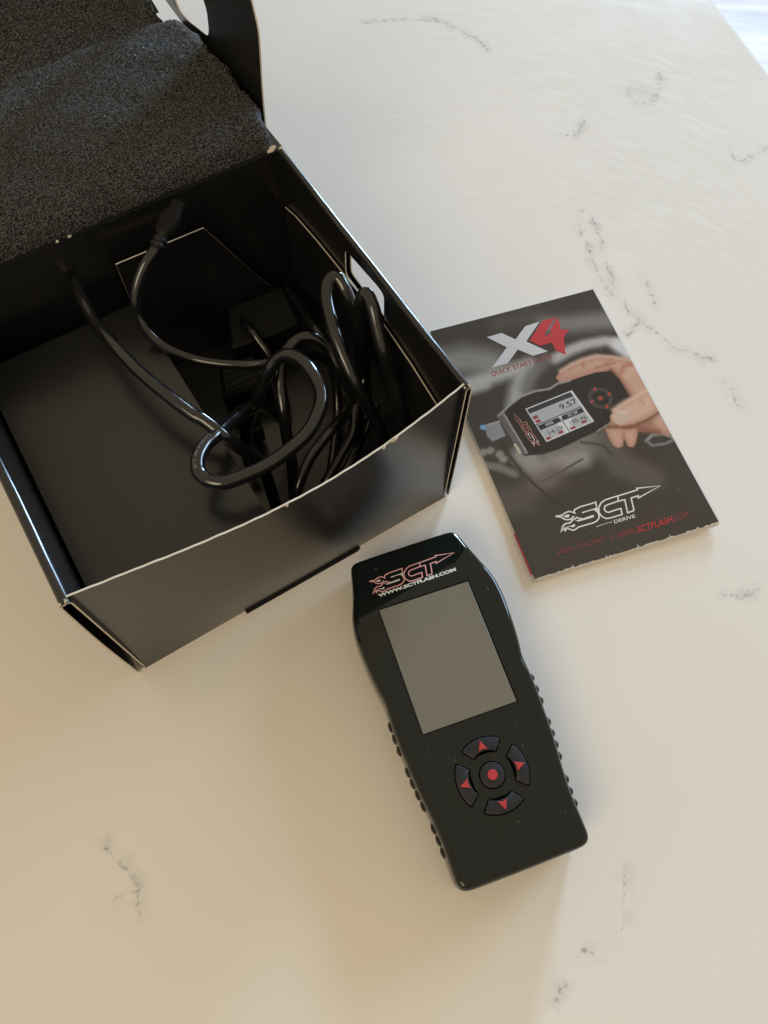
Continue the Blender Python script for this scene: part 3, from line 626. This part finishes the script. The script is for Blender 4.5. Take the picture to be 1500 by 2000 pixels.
flat_mesh('logo_glow', [ribbon([AT(p) for p in s], .78) for s in LOGO_STROKES] + [fillp([AT(p) for p in LOGO_STROKES[2] + [LOGO_STROKES[3][0]]])], lambda x, y: SH + .03, M_RED_GLOW, tun)
flat_mesh('logo_outline', [ribbon([AT(p) for p in s], .42) for s in LOGO_STROKES], tz, M_PINK_INK, tun)
flat_mesh('logo_fill', [fillp([AT(p) for p in f]) for f in LOGO_FILLS], lambda x, y: SH + .065, M_SILVER_INK, tun)
text_on('web_address', 'WWW.SCTFLASH.COM', *TUNER_URL, tz, M_WHITE_INK, tun, .055)
mesh('indicator_lens', [(TUNER_LED[0] + .75 * math.cos(i * math.pi / 8), TUNER_LED[1] + .75 * math.sin(i * math.pi / 8), SH + .02) for i in range(16)], [tuple(range(16))], mat('sensor_dot', (.035, .045, .045), .2, .5), tun)
def slope_end(o):                                                   # the top end of the face falls away gently
    bm = bmesh.new(); bm.from_mesh(o.data)
    kx = .20
    for q_ in [26 + 1.0 * k for k in range(36)]:
        bmesh.ops.bisect_plane(bm, geom=bm.verts[:] + bm.edges[:] + bm.faces[:], plane_co=(0, q_ * MM, 0), plane_no=Vector((-kx, 1, 0)).normalized(), dist=1e-7)
    for v in bm.verts:
        q_ = v.co.y / MM - kx * v.co.x / MM - 30; t_ = min(1, max(0, q_ / 9)); ex = max(0, q_ - 9)
        drop = .24 * (4.5 * t_ * t_ + ex); v.co.z -= drop * MM * min(1, max(0, (v.co.z / MM - 8) / 16.5))
    bm.to_mesh(o.data); bm.free()
for o in list(tun.children):
    if o.name.split('.')[0] in ('body', 'logo_glow', 'logo_outline', 'logo_fill', 'web_address', 'indicator_lens'): slope_end(o)
# rubber grip bumps down both sides
for sx_ in (-1, 1):
    for y in (-19.5, -24.6, -29.7, -38.8, -43.6, -48.4, -53.2, -62.5, -67.3, -72.1):
        xb = np.interp(-y, [-h[1] for h in half[6:]], [h[0] for h in half[6:]])
        pr = [(0, 1.75), (.55, 1.7), (1.15, 1.35), (1.5, .75), (1.6, .25)]
        V = []; F = []; n = 12
        for d, r in pr:
            for k in range(n):
                t = 2 * math.pi * k / n; V.append((sx_ * (xb - .35 + d * (1.95 if sx_ > 0 else .8)), y + r * math.cos(t) * 1.36, 13.6 + r * math.sin(t) * 2.5))
        for i in range(len(pr) - 1):
            for k in range(n):
                f = (i * n + k, i * n + (k + 1) % n, (i + 1) * n + (k + 1) % n, (i + 1) * n + k); F.append(f if sx_ > 0 else f[::-1])
        F.append(tuple((len(pr) - 1) * n + k for k in range(n)) if sx_ > 0 else tuple((len(pr) - 1) * n + k for k in range(n))[::-1])
        mesh('grip_bump', V, F, M_RUBBER, tun, True)
def dust(parent, pts, zf, r=(.1, .28)):
    V = []; F = []
    for x, y in pts:
        rr = random.uniform(*r); b = len(V); a0 = random.random() * 3
        for k in range(5): V.append((x + rr * math.cos(a0 + k * 1.257) * random.uniform(.6, 1.2), y + rr * math.sin(a0 + k * 1.257), zf(x, y)))
        F.append(tuple(range(b, b + 5)))
    o = mesh('dust_specks', V, F, M_DUST, parent); o['kind'] = 'stuff'
dp = [(-22.7, -37), (-14, -40), (-17.5, -47.5), (-13.7, -57.8), (27.9, 21.6), (17, -36), (16, -45), (22, -74), (9, -60.5), (-12.2, -41.5), (3, -71)]
dust(tun, dp, lambda x, y: SH + .02, (.07, .16))
dust(tun, [(random.uniform(-24, 24), random.uniform(-82, -32)) for _ in range(16)], lambda x, y: SH + .02, (.04, .09))

# ------------------------------------------------------------ the booklet
bk = empty('quick_start_booklet', (72.9, 125.6, 0), 20.143, 'glossy printed booklet with a hand holding the device on its cover', 'booklet')
BW, BH = 97.8, 151.2
def curl(x, y): return 1.0 * max(0, x / BW) ** 2 * .8 + .5 * max(0, 1 - y / 50) ** 2 + .25 * (x / BW)
def cz(k): return lambda x, y: 2.15 + curl(x, y) + k
NX, NY = 218, 337
gx = np.linspace(0, BW, NX + 1); gy = np.linspace(0, BH, NY + 1); GX, GY = np.meshgrid(gx, gy, indexing='ij')
IMG = np.zeros((NX + 1, NY + 1, 3)) + np.array([.056, .047, .041])
def seg_d(pts, closed=False):
    D = np.full(GX.shape, 1e9); pp = list(pts) + ([pts[0]] if closed else [])
    for (ax, ay), (bx, by) in zip(pp[:-1], pp[1:]):
        dx, dy = bx - ax, by - ay; l2 = dx * dx + dy * dy + 1e-9; h = np.clip(((GX - ax) * dx + (GY - ay) * dy) / l2, 0, 1)
        D = np.minimum(D, np.hypot(GX - ax - h * dx, GY - ay - h * dy))
    return D
def inside(pts):
    I = np.zeros(GX.shape, bool); n = len(pts)
    for i in range(n):
        (ax, ay), (bx, by) = pts[i], pts[(i + 1) % n]
        c = ((ay > GY) != (by > GY)) & (GX < (bx - ax) * (GY - ay) / ((by - ay) if abs(by - ay) > 1e-9 else 1e-9) + ax); I ^= c
    return I
def blend(a, col):
    IMG[:] = IMG * (1 - a[..., None]) + np.array(col) * a[..., None]
def pline(pts, w, col, sft, op=1): blend(op * np.clip(1 - (seg_d(pts) - w / 2) / sft, 0, 1) ** 1.5, col)
def ppoly(pts, col, sft=.4, op=1):
    d = seg_d(pts, True); s = np.where(inside(pts), d, -d); blend(op * np.clip(.5 + s / sft, 0, 1), col); return np.where(inside(pts), d, 0)
K = BANDS
pline(K['leftlight'], 6, (.30, .28, .25), 13, .9); pline(K['topband2'], 3, (.10, .09, .08), 8, .6)
pline(K['streak'], 2.6, (.50, .48, .45), 6, .9); pline(K['streak2'], 2.4, (.50, .48, .45), 5, .85)
pline(K['topband'], 4, (.23, .21, .21), 8, .85)
pline(K['rim'], 2.6, (.46, .44, .435), 3.8, .95); pline(K['rimr'], 4, (.66, .65, .68), 4.5, .95)
pline(K['spoke'], 4.5, (.40, .39, .38), 5.5, .9); pline(K['spoke2'], 3, (.16, .15, .14), 5, .8)
pline(K['column'], 7, (.30, .275, .255), 6, .9); pline(K['column2'], 8, (.22, .20, .18), 8, .85); pline(K['column3'], 5, (.30, .275, .25), 6, .85)
pline(K['seam'], .5, (.06, .05, .045), .8, .9); pline(K['lower'], 6, (.12, .10, .09), 8, .8); pline(K['lower2'], 8, (.11, .095, .085), 9, .7)
pline(K['right'], 8, (.115, .10, .09), 8, .8); pline(K['grille'], .7, (.04, .035, .03), 1.2, .7)
pline(K['stalk'], 2.2, (.20, .185, .17), 2.4, .85); pline(K['ring'], .9, (.26, .25, .25), .9); pline(K['ring2'], .7, (.20, .19, .19), .9)
for q in K['blob']: pline([q, (q[0] + .6, q[1] + .4)], 2.2, (.30, .28, .26), 1.8, .8)
pline([K['blue'][0], (K['blue'][0][0] + .8, K['blue'][0][1] - .6)], 2.0, (.20, .42, .60), 1.0)
pline(K['wire'], .9, (.045, .038, .033), .8, .9)
ppoly(PLUGART, (.27, .26, .27), .8); pline([PLUGART[0], PLUGART[1]], .4, (.4, .39, .4), .5)
skin = np.array([.57, .35, .275])
d = ppoly(HAND_TOP, skin, .6); blend(np.clip(1 - d / 5, 0, 1) * (d > 0) * .55, (.36, .15, .10))
for a_, b_ in ((HAND_TOP[3], HAND_TOP[19]), (HAND_TOP[5], HAND_TOP[18])): pline([a_, ((a_[0] * .5 + b_[0] * .5) + .8, a_[1] * .5 + b_[1] * .5)], .3, (.42, .18, .12), 1.4, .7)
pal = [HAND_TOP[16], (HAND_TOP[16][0] + 6, HAND_TOP[16][1] + 7), (HAND_TOP[16][0] + 13, HAND_TOP[16][1] + 6)]
pline(pal, .6, (.45, .17, .12), 2.0, .8); pline([HAND_TOP[7], HAND_TOP[16]], 1.2, (.66, .42, .30), 4, .5)
ppoly([HAND_TOP[14], HAND_TOP[13], HAND_TOP[12], HAND_TOP[11], (HAND_TOP[10][0], HAND_TOP[10][1] + 3), (HAND_TOP[15][0] + 8, HAND_TOP[15][1] - 4)], (.34, .15, .10), 4, .75)
pline([THUMB[6], THUMB[7], THUMB[8], THUMB[9]], 1.6, (.20, .085, .06), 3.5, .85)
pline([FING1[0], FING1[6], FING2[6], HAND_TOP[10]], 1.2, (.24, .10, .07), 3.0, .8)
pline([HAND_TOP[1], HAND_TOP[2], HAND_TOP[3], HAND_TOP[4], HAND_TOP[5], HAND_TOP[6]], .5, (.72, .50, .40), 2.0, .6)
pline([HAND_TOP[17], HAND_TOP[16], HAND_TOP[15]], 1.0, (.22, .09, .06), 2.6, .8)
pline([(HAND_TOP[18][0] + 1, HAND_TOP[18][1] + 3), (HAND_TOP[17][0] + 4, HAND_TOP[17][1] + 4)], .4, (.34, .14, .10), 1.2, .7)
for fg in (FING1, FING2):
    d = ppoly(fg, (.56, .34, .265), .6); blend(np.clip(1 - d / 2.4, 0, 1) * (d > 0) * .6, (.35, .15, .10))
d = ppoly(DEV, (.030, .026, .024), .5)
pline(DEVRIM, .7, (.34, .32, .30), .6, .9); ppoly(DEVEND, (.13, .12, .12), .5); pline([DEVEND[1], DEVEND[2]], .35, (.40, .38, .37), .4)
pline([((DEVEND[0][0] * .3 + DEVEND[3][0] * .7), (DEVEND[0][1] * .3 + DEVEND[3][1] * .7)), (DEVEND[0][0] * .1 + DEVEND[3][0] * .9, DEVEND[0][1] * .1 + DEVEND[3][1] * .9)], .9, (.5, .46, .36), .4)
bc = BTN[0]
pline([(bc[0] + 5.6 * math.cos(t * .31), bc[1] + 5.6 * math.sin(t * .31)) for t in range(21)], .3, (.12, .105, .10), 1.4, .6)
pline([bc, (bc[0] + .05, bc[1])], 3.4, (.06, .05, .05), .6); pline([bc, (bc[0] + .05, bc[1])], 1.3, (.70, .06, .05), .5)
for q in BTN[1:]:
    pline([q, (q[0] + .05, q[1])], 2.6, (.075, .065, .065), .7); pline([q, (q[0] + .4, q[1] + .3)], .7, (.62, .06, .06), .5)
pline([DEV[15], DEV[14]], .35, (.30, .28, .26), .5, .8)
d = ppoly(THUMB, (.63, .42, .33), .6); blend(np.clip(1 - d / 3.5, 0, 1) * (d > 0) * .55, (.40, .17, .11))
d = ppoly(NAIL, (.60, .44, .38), .7); pline([NAIL[1], NAIL[2]], .6, (.70, .60, .55), 1.2, .6)
pline([THUMB[1], THUMB[2], THUMB[3], THUMB[4]], .6, (.74, .54, .44), 2.2, .6)
for kk in (0, 1):
    qx, qy = THUMB[3][0] + 1.2 * kk, THUMB[3][1] - 2 - .3 * kk
    pline([(qx, qy), (qx + .8, qy - 3.2)], .25, (.46, .24, .17), .7, .6)
IMG *= (1 + RNG.normal(0, .05, IMG.shape[:2])[..., None])
def make_cover():
    mt = mat('printed_cover', (.1, .1, .1), .22, .5); t = NT(mt); a = t.n('ShaderNodeVertexColor'); a.layer_name = 'print'
    t.l(a.outputs[0], t.b.inputs['Base Color']); f = t.noise(t.obj(), 35, 3).outputs[0]; t.l(t.ramp(f, .3, .7, .17, .27), t.b.inputs['Roughness']); return mt
V = [(x, y, cz(0)(x, y)) for x, y in zip(GX.ravel(), GY.ravel())]; w = NY + 1
i, j = np.meshgrid(np.arange(NX), np.arange(NY), indexing='ij'); a = (i * w + j).ravel(); F = np.stack([a, a + w, a + w + 1, a + 1], 1).tolist(); n0 = len(V)
cover = mesh('front_cover', V, F, make_cover(), bk, True)
ca = cover.data.color_attributes.new('print', 'FLOAT_COLOR', 'POINT')
ca.data.foreach_set('color', np.concatenate([np.clip(IMG, 0, 1), np.ones(IMG.shape[:2] + (1,))], -1).astype(np.float32).ravel())
def page(name, x0, y0, x1, y1, k, t, mt, ang=0):
    return sheet(name, lambda u, v: (x0 + (x1 - x0) * u + ang * v, y0 + (y1 - y0) * v + ang * .6 * u, cz(k)(x0 + (x1 - x0) * u, y0 + (y1 - y0) * v)), 16, 16, t, [mt], bk)
page('cover_stock', .02, .02, BW - .02, BH - .02, -.012, .2, M_PAPER)
page('page', -.25, -.35, BW + .1, BH - .3, -.34, .22, M_PAPER, .1)
page('page', .1, -.75, BW + .25, BH - .4, -.72, .25, M_PAPER, -.2)
page('page', -.1, -.9, BW - .2, BH - .5, -1.15, .25, M_PAPER, .15)
page('back_cover', -.4, -1.0, BW + .1, BH - .4, -1.6, .3, M_PAPER, 0)
for y0, y1 in ((2.5, 25), (104, 119)):
    slab('red_spine', [(-.95, y0), (.4, y0), (.4, y1), (-.75, y1)], lambda u, v, w: (u, v, 2.15 + curl(u, v) - .30 + w), .18, [M_RED_PAPER], bk)
flat_mesh('title_x', [fillp(X_POLY)], cz(.05), M_PRINT_GREY, bk)
flat_mesh('title_four', [fillp(FOUR_POLY)], cz(.05), M_PRINT_RED, bk)
flat_mesh('logo_outline', [ribbon(s, .70) for s in LOGO_STROKES], cz(.05), M_PRINT_WHITE, bk)
flat_mesh('logo_fill', [fillp(f) for f in LOGO_FILLS], cz(.06), M_PRINT_WHITE, bk)
text_on('subtitle', 'QUICK START GUIDE', *TXT_QSG, cz(.05), M_PRINT_RED_DIM, bk, .0)
text_on('tagline', 'powered by', *TXT_POW, cz(.05), M_PRINT_WHITE, bk, .015)
text_on('tagline', 'DERIVE', *TXT_DER, cz(.05), M_PRINT_WHITE, bk, .01)
text_on('phone_number', '(407) 774-2447', *TXT_TEL, cz(.05), M_PRINT_RED_DIM, bk, -.008)
text_on('phone_number', '/', *TXT_SL, cz(.05), M_PRINT_RED_DIM, bk, 0)
text_on('web_address', 'WWW.', *TXT_WWW, cz(.05), M_PRINT_RED_DIM, bk, -.004)
text_on('web_address', 'SCTFLASH', *TXT_SCT, cz(.05), M_PRINT_RED, bk, .008)
text_on('web_address', '.COM', *TXT_COM, cz(.05), M_PRINT_RED_DIM, bk, -.006)
# the pictured screen
s0, s1, s2, s3 = (np.array(p) for p in SCR)
def sq(u, v): return tuple(s0 * (1 - u) * (1 - v) + s1 * u * (1 - v) + s2 * u * v + s3 * (1 - u) * v)
def rect(u0, v0, u1, v1): return fillp([sq(u0, v0), sq(u1, v0), sq(u1, v1), sq(u0, v1)])
flat_mesh('pictured_screen', [rect(0, 0, 1, 1)], cz(.03), M_PRINT_GREY, bk)
flat_mesh('pictured_panel', [rect(.02, .16, .96, .485), rect(.02, .66, .46, .97), rect(.51, .66, .96, .97)], cz(.045), M_PRINT_PANEL, bk)
flat_mesh('pictured_bars', [rect(.02, .03, .955, .16), rect(.0, .49, .97, .515), rect(.02, .53, .465, .665), rect(.505, .53, .955, .665), rect(.475, .52, .49, .99)], cz(.05), M_PRINT_DARK, bk)
flat_mesh('pictured_badges', [rect(.03, .26, .13, .345), rect(.03, .385, .13, .465), rect(.03, .90, .12, .965), rect(.29, .88, .38, .945), rect(.53, .90, .63, .965), rect(.78, .87, .88, .935)], cz(.055), M_PRINT_RED_DIM, bk)
def scr_text(s, u0, u1, v0, v1, mt, bold=0): text_on('pictured_reading', s, sq(u0, v1), sq(u1, v1), sq(u0, v0), cz(.06), mt, bk, bold)
scr_text('BOOST IN PSI', .36, .66, .055, .13, M_PRINT_WHITE); scr_text('VPWR', .16, .32, .56, .635, M_PRINT_WHITE); scr_text('ECT_INP', .64, .84, .555, .64, M_PRINT_WHITE)
scr_text('\u20139.57', .48, .95, .235, .39, M_PRINT_DARK, .01); scr_text('PSI', .88, .95, .175, .215, M_PRINT_DARK); scr_text('14.19', .13, .42, .76, .865, M_PRINT_DARK); scr_text('195.46', .585, .925, .745, .85, M_PRINT_DARK)
AA = affine(LOGO_ANCH, ART_LOGO_ANCH)
flat_mesh('pictured_logo', [ribbon([AA(p) for p in s], .34) for s in LOGO_STROKES], cz(.045), mat('print_pink', (.50, .20, .18), .4, .4), bk)
flat_mesh('pictured_logo', [fillp([AA(p) for p in f]) for f in LOGO_FILLS], cz(.05), M_PRINT_WHITE, bk)
# worn white nicks along the lower edge
for k in range(46):
    x = random.uniform(1, BW - 1); l = random.uniform(.3, 1.6); h = random.uniform(.12, .42)
    pl = [(x - l, -.02), (x + l, -.02), (x + l * .6, h * .7), (x, h), (x - l * .5, h * .5)]
    flat_mesh('worn_nick', [fillp(pl)], cz(.03), M_PAPER, bk)
for x, h in ((20, 1.6), (37.5, 1.1), (54.5, 1.8), (71.5, 1.7), (86.5, 1.5)):
    flat_mesh('worn_nick', [fillp([(x - .35, 0), (x + .3, 0), (x + .1, h * .5), (x - .08, h)])], cz(.03), M_PAPER, bk)
dust(bk, [(random.uniform(3, BW - 3), random.uniform(3, BH - 3)) for _ in range(34)] + [(75.5, 137.5), (51, 129)], cz(.075), (.08, .2))
